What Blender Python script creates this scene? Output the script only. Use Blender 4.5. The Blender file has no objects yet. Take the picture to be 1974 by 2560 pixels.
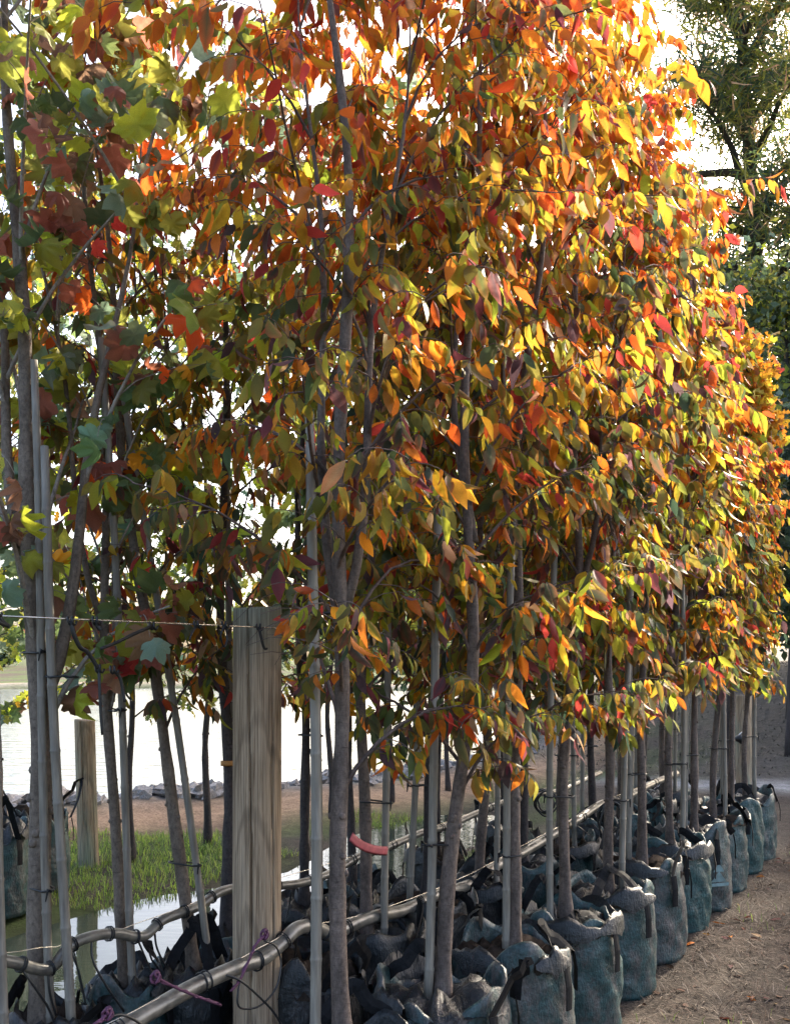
import bpy, math, random
import numpy as np
from mathutils import Matrix, Vector

# ---------------------------------------------------------------- camera, sky, sun, exposure
sc = bpy.context.scene
COL = sc.collection
FOC, CX, HY, VPX, CAMH = 2400.0, 987.0, 1640.0, 2400.0, 1.65   # focal length and vanishing point, in photo pixels
TT = (VPX - CX) / FOC
CT = 1 / math.sqrt(1 + TT * TT); ST = TT * CT                   # direction of the planted rows

cam = bpy.data.cameras.new('camera'); camo = bpy.data.objects.new('camera', cam); COL.objects.link(camo)
camo.location = (0, 0, CAMH); camo.rotation_euler = (math.pi / 2, 0, 0)
cam.sensor_fit = 'HORIZONTAL'; cam.sensor_width = 36; cam.lens = 36 * FOC / 1974
cam.shift_y = (HY - 1280) / 1974; cam.clip_start = .05; cam.clip_end = 2000
sc.camera = camo

SUN_AZ, SUN_EL = math.radians(37), math.radians(33)
SUN_DIR = Vector((math.sin(SUN_AZ) * math.cos(SUN_EL), math.cos(SUN_AZ) * math.cos(SUN_EL), math.sin(SUN_EL)))
w = bpy.data.worlds.new('World'); sc.world = w; w.use_nodes = True
nt = w.node_tree; bgn = nt.nodes['Background']
sky = nt.nodes.new('ShaderNodeTexSky'); sky.sky_type = 'NISHITA'; sky.sun_disc = False
sky.sun_elevation = SUN_EL; sky.sun_rotation = SUN_AZ; sky.air_density = .8; sky.dust_density = 5.0; sky.ozone_density = .2
nt.links.new(sky.outputs[0], bgn.inputs[0]); bgn.inputs[1].default_value = .15
sl = bpy.data.lights.new('sun', 'SUN'); sl.energy = 2.8; sl.angle = math.radians(.55); sl.color = (1, .88, .7)
so = bpy.data.objects.new('sun', sl); COL.objects.link(so); so.rotation_euler = SUN_DIR.to_track_quat('Z', 'Y').to_euler()
sc.view_settings.view_transform = 'Standard'; sc.view_settings.look = 'None'
sc.view_settings.exposure = 2.2; sc.view_settings.gamma = 1
sc.render.engine = 'CYCLES'
cy = sc.cycles
cy.use_denoising = True; cy.max_bounces = 7; cy.diffuse_bounces = 3; cy.glossy_bounces = 3; cy.transmission_bounces = 4
cy.transparent_max_bounces = 4; cy.use_adaptive_sampling = True; cy.adaptive_threshold = .02
cy.sample_clamp_indirect = 6; cy.caustics_reflective = False; cy.caustics_refractive = False

# ---------------------------------------------------------------- helpers
def ZD(x, D): return FOC * D / (CT * (VPX - x))                    # depth of photo column x on the row line D metres from the camera
def pt(x, y, D=None, Z=None):
    if Z is None: Z = ZD(x, D)
    return np.array([(x - CX) / FOC * Z, Z, CAMH - (y - HY) / FOC * Z])
def row(D, Z):                                                     # ground point of row D at depth Z
    t = (Z - D * ST) / CT
    return np.array([-D * CT + t * ST, Z, 0.])
def DT(x, y): return -x * CT + y * ST, x * ST + y * CT             # row coordinates of a ground point
ORD = ['first', 'second', 'third', 'fourth', 'fifth', 'sixth', 'seventh', 'eighth', 'ninth', 'tenth', 'eleventh', 'twelfth', 'thirteenth', 'fourteenth', 'fifteenth']

def tag(o, label=None, cat=None, group=None, kind=None):
    if label: o['label'] = label
    if cat: o['category'] = cat
    if group: o['group'] = group
    if kind: o['kind'] = kind
    return o
def empty(name, loc, label=None, cat=None, group=None):
    o = bpy.data.objects.new(name, None); COL.objects.link(o); o.location = [float(v) for v in loc]
    o.empty_display_size = .1
    return tag(o, label, cat, group)

def fast_mesh(name, V, F, mat, col=None, smooth=True):
    """V (n,3); F (m,k) all faces of one size"""
    V = np.asarray(V, np.float32); F = np.asarray(F, np.int32); m, k = F.shape
    me = bpy.data.meshes.new(name)
    me.vertices.add(len(V)); me.vertices.foreach_set('co', V.ravel())
    me.loops.add(m * k); me.loops.foreach_set('vertex_index', F.ravel())
    me.polygons.add(m); me.polygons.foreach_set('loop_start', np.arange(0, m * k, k, dtype=np.int32))
    if smooth: me.polygons.foreach_set('use_smooth', np.ones(m, bool))
    if col is not None:
        a = me.color_attributes.new('Col', 'FLOAT_COLOR', 'POINT')
        c = np.ones((len(V), 4), np.float32); c[:, :3] = col
        a.data.foreach_set('color', c.ravel())
    me.materials.append(mat); me.update(calc_edges=True)
    return me

class MB:
    def __init__(s): s.v = []; s.f = []; s.n = 0
    def add(s, V, F):
        V = np.asarray(V, float)
        s.v.append(V); s.f += [tuple(int(i) + s.n for i in f) for f in F]; s.n += len(V); return s
    def tube(s, P, R, n=8, cap=True, flat=None, up=(0, 0, 1), wob=0, rng=None):
        P = np.asarray(P, float); k = len(P)
        R = np.broadcast_to(np.asarray(R, float), (k,))
        T = np.gradient(P, axis=0); T /= np.linalg.norm(T, axis=1)[:, None] + 1e-9
        u = np.asarray(up, float)
        if abs(np.dot(u, T[0])) > .95: u = np.array([1., .2, 0])
        V = []
        ang = np.arange(n) * 2 * math.pi / n
        for i in range(k):
            u = u - T[i] * np.dot(u, T[i]); u /= np.linalg.norm(u) + 1e-9
            b = np.cross(T[i], u)
            a, c = (1, 1) if flat is None else flat
            rr = R[i] * (1 + (wob * rng.standard_normal(n) if wob else 0))
            V.append(P[i] + (rr * np.cos(ang) * a)[:, None] * u + (rr * np.sin(ang) * c)[:, None] * b)
        V = np.concatenate(V)
        F = [(i * n + j, i * n + (j + 1) % n, (i + 1) * n + (j + 1) % n, (i + 1) * n + j) for i in range(k - 1) for j in range(n)]
        if cap: F += [tuple(range(n - 1, -1, -1)), tuple(range((k - 1) * n, k * n))]
        return s.add(V, F)
    def box(s, c, d, R=None):
        V = np.array([[x, y, z] for x in (-.5, .5) for y in (-.5, .5) for z in (-.5, .5)]) * np.asarray(d)
        if R is not None: V = V @ np.asarray(R).T
        return s.add(V + np.asarray(c), [(0, 1, 3, 2), (4, 6, 7, 5), (0, 4, 5, 1), (2, 3, 7, 6), (0, 2, 6, 4), (1, 5, 7, 3)])
    def mesh(s, name, mat, smooth=True):
        me = bpy.data.meshes.new(name); V = np.concatenate(s.v)
        me.from_pydata(V.tolist(), [], s.f); me.materials.append(mat)
        if smooth: me.polygons.foreach_set('use_smooth', np.ones(len(me.polygons), bool))
        me.update(); return me
    def build(s, name, mat, parent=None, smooth=True):
        return link(name, s.mesh(name, mat, smooth), parent)
def link(name, me, parent=None, loc=None):
    o = bpy.data.objects.new(name, me); COL.objects.link(o)
    if parent is not None: o.parent = parent
    if loc is not None: o.location = loc
    return o
def spline(P, n):
    """Catmull-Rom through P, n samples a span"""
    P = np.asarray(P, float); Q = np.vstack([2 * P[0] - P[1], P, 2 * P[-1] - P[-2]]); out = []
    for i in range(1, len(Q) - 2):
        for t in np.linspace(0, 1, n, endpoint=False):
            a, b, c, d = Q[i - 1:i + 3]
            out.append(.5 * (2 * b + (c - a) * t + (2 * a - 5 * b + 4 * c - d) * t * t + (3 * b - a - 3 * c + d) * t ** 3))
    out.append(P[-1]); return np.array(out)
def vnoise(x, y, seed=0):
    """smooth value noise"""
    x = np.asarray(x, float); y = np.asarray(y, float)
    xi = np.floor(x); yi = np.floor(y); fx = x - xi; fy = y - yi
    fx = fx * fx * (3 - 2 * fx); fy = fy * fy * (3 - 2 * fy)
    def h(a, b):
        v = np.sin(a * 127.1 + b * 311.7 + seed * 74.7) * 43758.5453
        return v - np.floor(v)
    return (h(xi, yi) * (1 - fx) + h(xi + 1, yi) * fx) * (1 - fy) + (h(xi, yi + 1) * (1 - fx) + h(xi + 1, yi + 1) * fx) * fy
def sstep(a, b, x):
    t = np.clip((x - a) / (b - a), 0, 1); return t * t * (3 - 2 * t)

# ---------------------------------------------------------------- materials
def newmat(name):
    m = bpy.data.materials.new(name); m.use_nodes = True
    return m, m.node_tree, m.node_tree.nodes['Principled BSDF']
def N(t, kind, **kw):
    n = t.nodes.new(kind)
    for k, v in kw.items():
        if k.startswith('i_'):
            n.inputs[k[2:].replace('_', ' ')].default_value = v
        else: setattr(n, k, v)
    return n
def ramp(t, fac, stops):
    r = t.nodes.new('ShaderNodeValToRGB'); e = r.color_ramp.elements
    while len(e) < len(stops): e.new(.5)
    for i, (p, c) in enumerate(stops): e[i].position = p; e[i].color = (*c, 1)
    t.links.new(fac, r.inputs[0]); return r.outputs[0]
def coords(t, scale=(1, 1, 1), kind='Object'):
    c = t.nodes.new('ShaderNodeTexCoord'); m = t.nodes.new('ShaderNodeMapping'); m.inputs['Scale'].default_value = scale
    t.links.new(c.outputs[kind], m.inputs[0]); return m.outputs[0]
def noise(t, vec, scale, detail=4, rough=.6):
    n = N(t, 'ShaderNodeTexNoise'); n.inputs['Scale'].default_value = scale; n.inputs['Detail'].default_value = detail
    n.inputs['Roughness'].default_value = rough; t.links.new(vec, n.inputs['Vector']); return n.outputs['Fac']
def bump(t, b, fac, strength, dist=.01):
    n = N(t, 'ShaderNodeBump'); n.inputs['Strength'].default_value = strength; n.inputs['Distance'].default_value = dist
    t.links.new(fac, n.inputs['Height']); t.links.new(n.outputs[0], b.inputs['Normal']); return n
def mixc(t, fac, a, b, mode='MIX'):
    n = N(t, 'ShaderNodeMix', data_type='RGBA', blend_type=mode)
    for s, v in ((0, fac), (6, a), (7, b)):
        if isinstance(v, (int, float)): n.inputs[s].default_value = v
        elif isinstance(v, tuple): n.inputs[s].default_value = (*v, 1)
        else: t.links.new(v, n.inputs[s])
    return n.outputs[2]

def leaf_mat(name, trans=.5, rough=.42, boost=1.25, spec=.5):
    m, t, b = newmat(name)
    a = N(t, 'ShaderNodeAttribute', attribute_name='Col')
    v = noise(t, coords(t), 60, 3)
    c = mixc(t, 1.0, a.outputs['Color'], ramp(t, v, [(.3, (.72, .72, .72)), (.7, (1.15, 1.15, 1.15))]), 'MULTIPLY')
    t.links.new(c, b.inputs['Base Color']); b.inputs['Roughness'].default_value = rough
    b.inputs['Specular IOR Level'].default_value = spec
    tr = N(t, 'ShaderNodeBsdfTranslucent'); g = N(t, 'ShaderNodeGamma'); g.inputs[1].default_value = .85
    t.links.new(c, g.inputs[0])
    tc = mixc(t, 1.0, g.outputs[0], (boost, boost, boost), 'MULTIPLY'); t.links.new(tc, tr.inputs[0])
    mx = N(t, 'ShaderNodeMixShader'); mx.inputs[0].default_value = trans
    t.links.new(b.outputs[0], mx.inputs[1]); t.links.new(tr.outputs[0], mx.inputs[2])
    t.links.new(mx.outputs[0], t.nodes['Material Output'].inputs[0]); return m
M = {}
M['leaf'] = leaf_mat('autumn_leaf', .6, .5, 1.2, .35)
M['maple_leaf'] = leaf_mat('maple_leaf', .5, .55, 1.3, .35)
M['oak_leaf'] = leaf_mat('oak_leaf', .5, .55, 1.3, .35)
M['far_leaf'] = leaf_mat('far_leaf', .4, .6)
M['grass'] = leaf_mat('grass_blade', .4, .55)
M['dry'] = leaf_mat('dry_blade', .15, .8, 1.0, .2)

def bark(name, dark, light, ring=True, bs=.5):
    m, t, b = newmat(name)
    v1 = noise(t, coords(t, (1, 1, .35)), 14, 5); v2 = noise(t, coords(t, (1, 1, 5)), 26, 3); v3 = noise(t, coords(t), 3.5, 2)
    c = ramp(t, v1, [(.3, dark), (.72, light)])
    c = mixc(t, ramp(t, v3, [(.45, (0, 0, 0)), (.65, (.6, .6, .6))]), c, tuple(x * .62 + .02 for x in light))
    c = mixc(t, ramp(t, v2, [(.62, (0, 0, 0)), (.72, (.55, .55, .55))]), c, tuple(x * .5 for x in dark))
    t.links.new(c, b.inputs['Base Color']); b.inputs['Roughness'].default_value = .8
    b.inputs['Specular IOR Level'].default_value = .3
    v4 = noise(t, coords(t, (1, 1, .6)), 85, 5, .75)
    c = mixc(t, 1.0, c, ramp(t, v4, [(.32, (.55, .55, .55)), (.68, (1.4, 1.4, 1.4))]), 'MULTIPLY'); t.links.new(c, b.inputs['Base Color'])
    bump(t, b, v2, bs, .006); return m
M['bark'] = bark('smooth_bark', (.058, .042, .035), (.20, .152, .125))
M['bark_dark'] = bark('dark_bark', (.03, .025, .024), (.085, .068, .064))
M['bark_maple'] = bark('maple_bark', (.085, .062, .046), (.24, .188, .145))
M['bark_pine'] = bark('pine_bark', (.035, .028, .025), (.10, .075, .06), bs=1)
M['twig'] = bark('twig_bark', (.06, .042, .035), (.16, .11, .09))
M['twig_pale'] = bark('pale_twig_bark', (.2, .17, .14), (.38, .33, .28))

m, t, b = newmat('bamboo_cane'); M['cane'] = m
v = noise(t, coords(t, (3, 3, .25)), 30, 4); v2 = noise(t, coords(t), 5, 3)
c = ramp(t, v, [(.25, (.12, .103, .082)), (.75, (.30, .265, .215))]); c = mixc(t, ramp(t, v2, [(.5, (0, 0, 0)), (.75, (.6, .6, .6))]), c, (.12, .112, .10))
t.links.new(c, b.inputs['Base Color']); b.inputs['Roughness'].default_value = .55; bump(t, b, v, .25, .003)

def post_mat(name, tint):
    m, t, b = newmat(name)
    co = coords(t, (1, 1, .035)); n1 = noise(t, co, 75, 6, .7); n2 = noise(t, coords(t, (1, 1, .3)), 4, 3)
    wv = N(t, 'ShaderNodeTexWave', wave_type='RINGS', rings_direction='Y'); wv.inputs['Scale'].default_value = 7
    wv.inputs['Distortion'].default_value = 5; wv.inputs['Detail'].default_value = 3; wv.inputs['Detail Scale'].default_value = 1.4
    t.links.new(coords(t, (1, 1, .13)), wv.inputs['Vector'])
    c = ramp(t, n1, [(.3, (.13, .08, .045)), (.46, (.33, .235, .15)), (.72, (.46, .35, .24))])
    c = mixc(t, ramp(t, wv.outputs['Fac'], [(.0, (.4, .4, .4)), (.12, (0, 0, 0))]), c, (.085, .058, .038))
    c = mixc(t, ramp(t, n2, [(.42, (0, 0, 0)), (.68, (.75, .75, .75))]), c, tint)
    sp = N(t, 'ShaderNodeSeparateXYZ'); t.links.new(coords(t), sp.inputs[0])
    mr = N(t, 'ShaderNodeMapRange'); mr.inputs[1].default_value = 1.58; mr.inputs[2].default_value = 1.82; t.links.new(sp.outputs[2], mr.inputs[0])
    mu = N(t, 'ShaderNodeMath', operation='MULTIPLY'); mu.inputs[1].default_value = .62; t.links.new(mr.outputs[0], mu.inputs[0])
    c = mixc(t, mu.outputs[0], c, (.12, .165, .125))                 # the preservative stays green at the cut end
    n3 = noise(t, coords(t, (1, 1, .02)), 190, 3, .7)
    c = mixc(t, 1.0, c, ramp(t, n3, [(.34, (.5, .5, .5)), (.6, (1.25, 1.25, 1.25))]), 'MULTIPLY')
    t.links.new(c, b.inputs['Base Color']); b.inputs['Roughness'].default_value = .78; b.inputs['Specular IOR Level'].default_value = .3
    bump(t, b, n1, .5, .006); return m
M['post'] = post_mat('weathered_timber', (.37, .275, .185))
M['post_green'] = post_mat('green_treated_timber', (.22, .29, .225))

m, t, b = newmat('polythene_pipe'); M['pipe'] = m
v = noise(t, coords(t), 18, 5); v2 = noise(t, coords(t), 70, 3)
c = ramp(t, v, [(.35, (.055, .05, .044)), (.62, (.19, .17, .135))]); t.links.new(c, b.inputs['Base Color'])
rr = N(t, 'ShaderNodeMapRange'); rr.inputs[3].default_value = .22; rr.inputs[4].default_value = .48; t.links.new(v2, rr.inputs[0]); t.links.new(rr.outputs[0], b.inputs['Roughness'])
b.inputs['Specular IOR Level'].default_value = .9
def plain(name, col, rough, spec=.5, metal=0, ns=0, namt=.3):
    m, t, b = newmat(name); b.inputs['Base Color'].default_value = (*col, 1); b.inputs['Roughness'].default_value = rough
    b.inputs['Specular IOR Level'].default_value = spec; b.inputs['Metallic'].default_value = metal
    v = noise(t, coords(t), ns or 20, 4)
    t.links.new(ramp(t, v, [(.3, tuple(x * (1 - namt) for x in col)), (.7, tuple(min(1, x * (1 + namt)) for x in col))]), b.inputs['Base Color'])
    return m
M['rubber'] = plain('black_rubber', (.011, .011, .012), .45)
M['tube'] = plain('dripper_tube', (.022, .021, .02), .35)
M['wire'] = plain('galvanised_wire', (.62, .58, .52), .25, metal=1)
M['twine'] = plain('purple_twine', (.11, .035, .075), .7)
M['tape'] = plain('pink_tape', (.42, .085, .095), .6)
M['soil'] = plain('potting_soil', (.035, .026, .02), .95, .1, ns=40, namt=.6)
M['rock'] = plain('grey_rock', (.27, .25, .24), .9, .2, ns=9, namt=.45)
M['strap'] = plain('black_webbing', (.008, .008, .009), .75, .2, ns=60, namt=.5)
M['orange_tag'] = plain('orange_tag', (.45, .2, .05), .6)
M['print'] = plain('pale_print', (.16, .24, .24), .7)

def bag_mat(name, base, dust, amount):
    m, t, b = newmat(name)
    v = noise(t, coords(t, (1, 1, .45)), 9, 9, .78); v2 = noise(t, coords(t, (1, 1, 2.2)), 16, 6, .7); v3 = noise(t, coords(t), 55, 5, .75); wv = noise(t, coords(t, (1, 1, .3)), 120, 2)
    c = ramp(t, v2, [(.3, tuple(x * .5 for x in base)), (.7, tuple(x * 1.5 for x in base))])
    c = mixc(t, ramp(t, v, [(.58 - amount * .25, (0, 0, 0)), (.70 - amount * .22, (.85, .85, .85))]), c, dust)
    c = mixc(t, 1.0, c, ramp(t, v3, [(.3, (.55, .55, .55)), (.7, (1.5, 1.5, 1.5))]), 'MULTIPLY')
    c = mixc(t, ramp(t, v3, [(.66, (0, 0, 0)), (.74, (.8, .8, .8))]), c, (.03, .026, .022))
    t.links.new(c, b.inputs['Base Color']); b.inputs['Roughness'].default_value = .42
    b.inputs['Specular IOR Level'].default_value = .5
    ad = N(t, 'ShaderNodeMath', operation='ADD'); t.links.new(wv, ad.inputs[0]); t.links.new(v2, ad.inputs[1])
    bump(t, b, ad.outputs[0], .45, .012); return m
M['bag_teal'] = bag_mat('teal_woven_plastic', (.022, .056, .057), (.095, .08, .075), .34)
M['bag_dusty'] = bag_mat('dusty_woven_plastic', (.026, .056, .057), (.105, .088, .082), .52)
M['bag_green'] = bag_mat('green_woven_plastic', (.016, .054, .055), (.07, .068, .064), .12)
M['bag_black'] = bag_mat('black_woven_plastic', (.009, .012, .014), (.05, .044, .042), .3)

# ground: bare earth, dry litter, moss, sand by the water
m, t, b = newmat('ground_earth'); M['ground'] = m
g = N(t, 'ShaderNodeAttribute', attribute_name='Col')
v = noise(t, coords(t), 6, 8, .7); v2 = noise(t, coords(t), 45, 5, .7)
c = mixc(t, 1.0, g.outputs['Color'], ramp(t, v, [(.28, (.5, .5, .5)), (.72, (1.45, 1.45, 1.45))]), 'MULTIPLY')
c = mixc(t, 1.0, c, ramp(t, v2, [(.3, (.55, .55, .55)), (.7, (1.35, 1.35, 1.35))]), 'MULTIPLY')
t.links.new(c, b.inputs['Base Color']); b.inputs['Roughness'].default_value = .92; b.inputs['Specular IOR Level'].default_value = .2
bump(t, b, v2, .9, .03)
def water_mat(name, scale, strength, rough):
    m, t, b = newmat(name)
    b.inputs['Base Color'].default_value = (.03, .04, .03, 1); b.inputs['Roughness'].default_value = rough; b.inputs['IOR'].default_value = 1.33
    v = noise(t, coords(t, (.5, 1.6, 1)), scale, 3, .55); bump(t, b, v, strength, .05); return m
M['water'] = water_mat('pond_water', 3.2, .35, .08)
M['puddle'] = water_mat('ditch_water', 6, .05, .03)

# ---------------------------------------------------------------- terrain
PC, PRX, PRY = (-12., 31.), 16., 22.
def pond_s(x, y): return (np.abs((x - PC[0]) / PRX) ** 3 + np.abs((y - PC[1]) / PRY) ** 3) ** (1 / 3)
def ground_z(x, y):
    D, T = DT(x, y)
    z = (vnoise(x * 1.1, y * 1.1, 1) - .5) * .05 + (vnoise(x * 3.7, y * 3.7, 2) - .5) * .035 + (vnoise(x * 9, y * 9, 3) - .5) * .016
    dd = (D - 4.25 + (vnoise(T * .9, D * .2, 5) - .5) * .5) / .55
    z = z - .17 * np.exp(-dd * dd) * sstep(1.0, 2.6, T) * (1 - sstep(8.2, 9.6, T))
    s = pond_s(x, y)
    z = z + .16 * np.exp(-((s - 1.03) / .035) ** 2) - .9 * (1 - sstep(.9, 1.0, s))
    hill = sstep(12, 30, y + .3 * x) * sstep(-1, 7, x - .12 * y) * 1.45
    return z + hill + sstep(48, 90, y) * .9
us = np.linspace(-1, 1, 260); gx = np.sinh(us * 5.2) / np.sinh(5.2) * 420
vs = np.linspace(0, 1, 300); gy = -6 + 10 * vs + np.sinh(vs * 5.6) / np.sinh(5.6) * 560
GX, GY = np.meshgrid(gx, gy); GZ = ground_z(GX, GY)
D_, T_ = DT(GX, GY); S_ = pond_s(GX, GY)
def lerp(a, b, k): return a * (1 - k[..., None]) + np.array(b) * k[..., None]
gc = np.ones(GX.shape + (3,)) * np.array((.05, .037, .03))
gc = lerp(gc, (.066, .053, .043), sstep(.42, .62, vnoise(GX * .9, GY * .9, 8)))
gc = lerp(gc, (.055, .085, .022), sstep(2.5, 3.4, D_) * sstep(.35, .55, vnoise(GX * 1.3, GY * 1.3, 9)) * .9)      # mossy ground between the rows
gc = lerp(gc, (.035, .03, .024), np.exp(-((D_ - 4.3) / .62) ** 2) * (T_ < 10))                                   # wet mud of the ditch
gc = lerp(gc, (.36, .235, .15), np.exp(-((S_ - 1.055) / .026) ** 2))                                              # sandy track
gc = lerp(gc, (.20, .19, .18), np.exp(-((S_ - 1.01) / .025) ** 2))
gc = lerp(gc, (.105, .092, .078), sstep(12, 16, GY + .3 * GX) * sstep(0, 5, GX - .12 * GY))                          # dry stony rise
gc = lerp(gc, (.09, .12, .035), (D_ < .1) * sstep(.5, .62, vnoise(GX * .7, GY * .7, 11)) * (GY < 14))
gc = lerp(gc, (.33, .32, .31), np.exp(-((GY + .25 * GX - 13.1) / .45) ** 2) * sstep(2, 3.5, GX))                   # pale vehicle track
ny, nx = GX.shape; idx = np.arange(nx * ny).reshape(ny, nx)
Fq = np.stack([idx[:-1, :-1], idx[:-1, 1:], idx[1:, 1:], idx[1:, :-1]], -1).reshape(-1, 4)
tag(link('ground', fast_mesh('ground', np.stack([GX, GY, GZ], -1).reshape(-1, 3), Fq, M['ground'], gc.reshape(-1, 3))), kind='structure')
def disc_sheet(name, mat, pts, z):
    P = np.array([[x, y, z] for x, y in pts]); c = P.mean(0)
    V = np.vstack([P, c]); n = len(P)
    me = fast_mesh(name, V, [(i, (i + 1) % n, n) for i in range(n)], mat); return tag(link(name, me), kind='structure')
th = np.linspace(0, 2 * math.pi, 90, endpoint=False)
cs = np.sign(np.cos(th)) * np.abs(np.cos(th)) ** (2 / 3); sn = np.sign(np.sin(th)) * np.abs(np.sin(th)) ** (2 / 3)
disc_sheet('pond_water', M['water'], [(PC[0] + PRX * c, PC[1] + PRY * s) for c, s in zip(cs, sn)], -.1)
dw = []
for T in np.linspace(.5, 9.4, 18): dw.append((4.95, T))
for T in np.linspace(9.4, .5, 18): dw.append((3.5, T))
disc_sheet('ditch_water', M['puddle'], [(-D * CT + T * ST, D * ST + T * CT) for D, T in dw], -.05)
def gnd(p): return float(ground_z(np.array(p[0]), np.array(p[1])))

# ---------------------------------------------------------------- leaf shapes: (verts, tris, edge factor)
def leaf_ellipse(curl, fold, width=.40, twist=0):
    ts = np.array([0, .16, .38, .62, .84, 1.0]); ws = np.array([0, .30, .5, .44, .22, 0]) * width * 2
    mid = [(0, t, -curl * t * t) for t in ts]
    L = [(-wd * .5, t - .02, -curl * t * t + fold * wd * .5 + twist * (t - .4)) for t, wd in zip(ts[1:-1], ws[1:-1])]
    Rr = [(wd * .5, t - .02, -curl * t * t + fold * wd * .5 - twist * (t - .4)) for t, wd in zip(ts[1:-1], ws[1:-1])]
    V = np.array(mid + L + Rr); F = []
    for off, flip in ((6, 0), (10, 1)):
        q = [(0, off, 1)] + [x for i in range(3) for x in ((i + 1, off + i, off + i + 1), (i + 1, off + i + 1, i + 2))] + [(4, off + 3, 5)]
        F += [(a, c, b) if flip else (a, b, c) for a, b, c in q]
    e = np.array([0, .05, .1, .2, .45, .9] + [.75, .8, .9, 1] * 2)
    return V, np.array(F), e
def leaf_fan(outline, center, curl, rng, crumple=0.):
    half = outline; full = [(x, y) for x, y in half] + [(-x, y) for x, y in half[::-1] if abs(x) > 1e-6]
    P = np.array(full); c = np.array(center)
    r2 = ((P - c) ** 2).sum(1)
    z = -curl * r2 * 1.6 + crumple * rng.standard_normal(len(P)) * .16
    V = np.vstack([np.column_stack([P, z]), [c[0], c[1], .0]]); n = len(P)
    # second ring half-way gives the fan some relief
    Hm = np.column_stack([(P + c) / 2 * 1.0, z * .3 + .02 * rng.standard_normal(n)])
    V = np.vstack([V, Hm]); F = []
    for i in range(n):
        j = (i + 1) % n
        F += [(i, j, n + 1 + j), (i, n + 1 + j, n + 1 + i), (n + 1 + i, n + 1 + j, n)]
    e = np.concatenate([np.ones(n), [0], np.full(n, .35)])
    return V, np.array(F), e
MAPLE = [(0, .03), (.15, -.05), (.34, -.01), (.45, .10), (.38, .20), (.55, .29), (.63, .43), (.47, .48), (.46, .60), (.37, .73), (.24, .68), (.15, .85), (0, 1.0)]
OAK = [(0, 0), (.10, .12), (.28, .20), (.12, .34), (.36, .46), (.15, .58), (.30, .76), (.12, .82), (0, 1.0)]
r0 = np.random.default_rng(5)
LT = {'ellipse': [leaf_ellipse(.10, .25), leaf_ellipse(.30, .45, .36), leaf_ellipse(-.12, .35, .42, .06), leaf_ellipse(.2, .12, .44, -.08), leaf_ellipse(.42, .7, .34, .05)],
      'maple': [leaf_fan(MAPLE, (0, .36), c, r0, k) for c, k in ((.25, .3), (.7, .6), (-.5, .6), (1.1, .8), (.9, 1.1))],
      'oak': [leaf_fan(OAK, (0, .45), c, r0, k) for c, k in ((.2, .25), (.5, .4))]}
# small pointed leaf for the far trees: two triangles folded along the midrib
LT['small'] = [(np.array([(0, 0, 0), (-.28, .5, .10), (.28, .5, .10), (0, 1, -.1)]), np.array([(0, 3, 1), (0, 2, 3)]), np.array([0, .5, .5, 1]))]
LT['lobed'] = [(np.array([(0, 0, 0), (-.42, .3, .12), (-.14, .46, .02), (-.36, .7, .1), (0, 1, -.1), (.36, .7, .1), (.14, .46, .02), (.42, .3, .12)]),
                np.array([(0, 2, 1), (2, 4, 3), (0, 6, 2), (2, 6, 4), (0, 7, 6), (6, 5, 4)]), np.array([0, 1, .4, 1, 1, 1, .4, 1]))]

def unit(a): return a / (np.linalg.norm(a, axis=-1, keepdims=True) + 1e-9)
def leaf_frames(d, rng, nb=None, nbias=0.):
    """rotation matrices with columns side, length, normal"""
    r = rng.standard_normal(d.shape)
    if nb is not None: r = r + nbias * np.asarray(nb)
    n = unit(r - d * (r * d).sum(1, keepdims=True)); s = np.cross(d, n)
    return np.stack([s, d, n], -1)
def leaves_mesh(name, kind, pos, R, size, var, c1, c2, mat):
    VV, FF, CC, off = [], [], [], 0
    for k, (V, F, e) in enumerate(LT[kind]):
        s = np.where(var == k)[0]
        if not len(s): continue
        W = np.einsum('nij,vj->nvi', R[s], V) * size[s, None, None] + pos[s, None, :]
        C = c1[s, None, :] * (1 - e[None, :, None]) + c2[s, None, :] * e[None, :, None]
        f = F[None] + (np.arange(len(s)) * len(V))[:, None, None] + off
        VV.append(W.reshape(-1, 3)); FF.append(f.reshape(-1, 3)); CC.append(C.reshape(-1, 3)); off += len(s) * len(V)
    return fast_mesh(name, np.concatenate(VV), np.concatenate(FF), mat, np.concatenate(CC))

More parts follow.
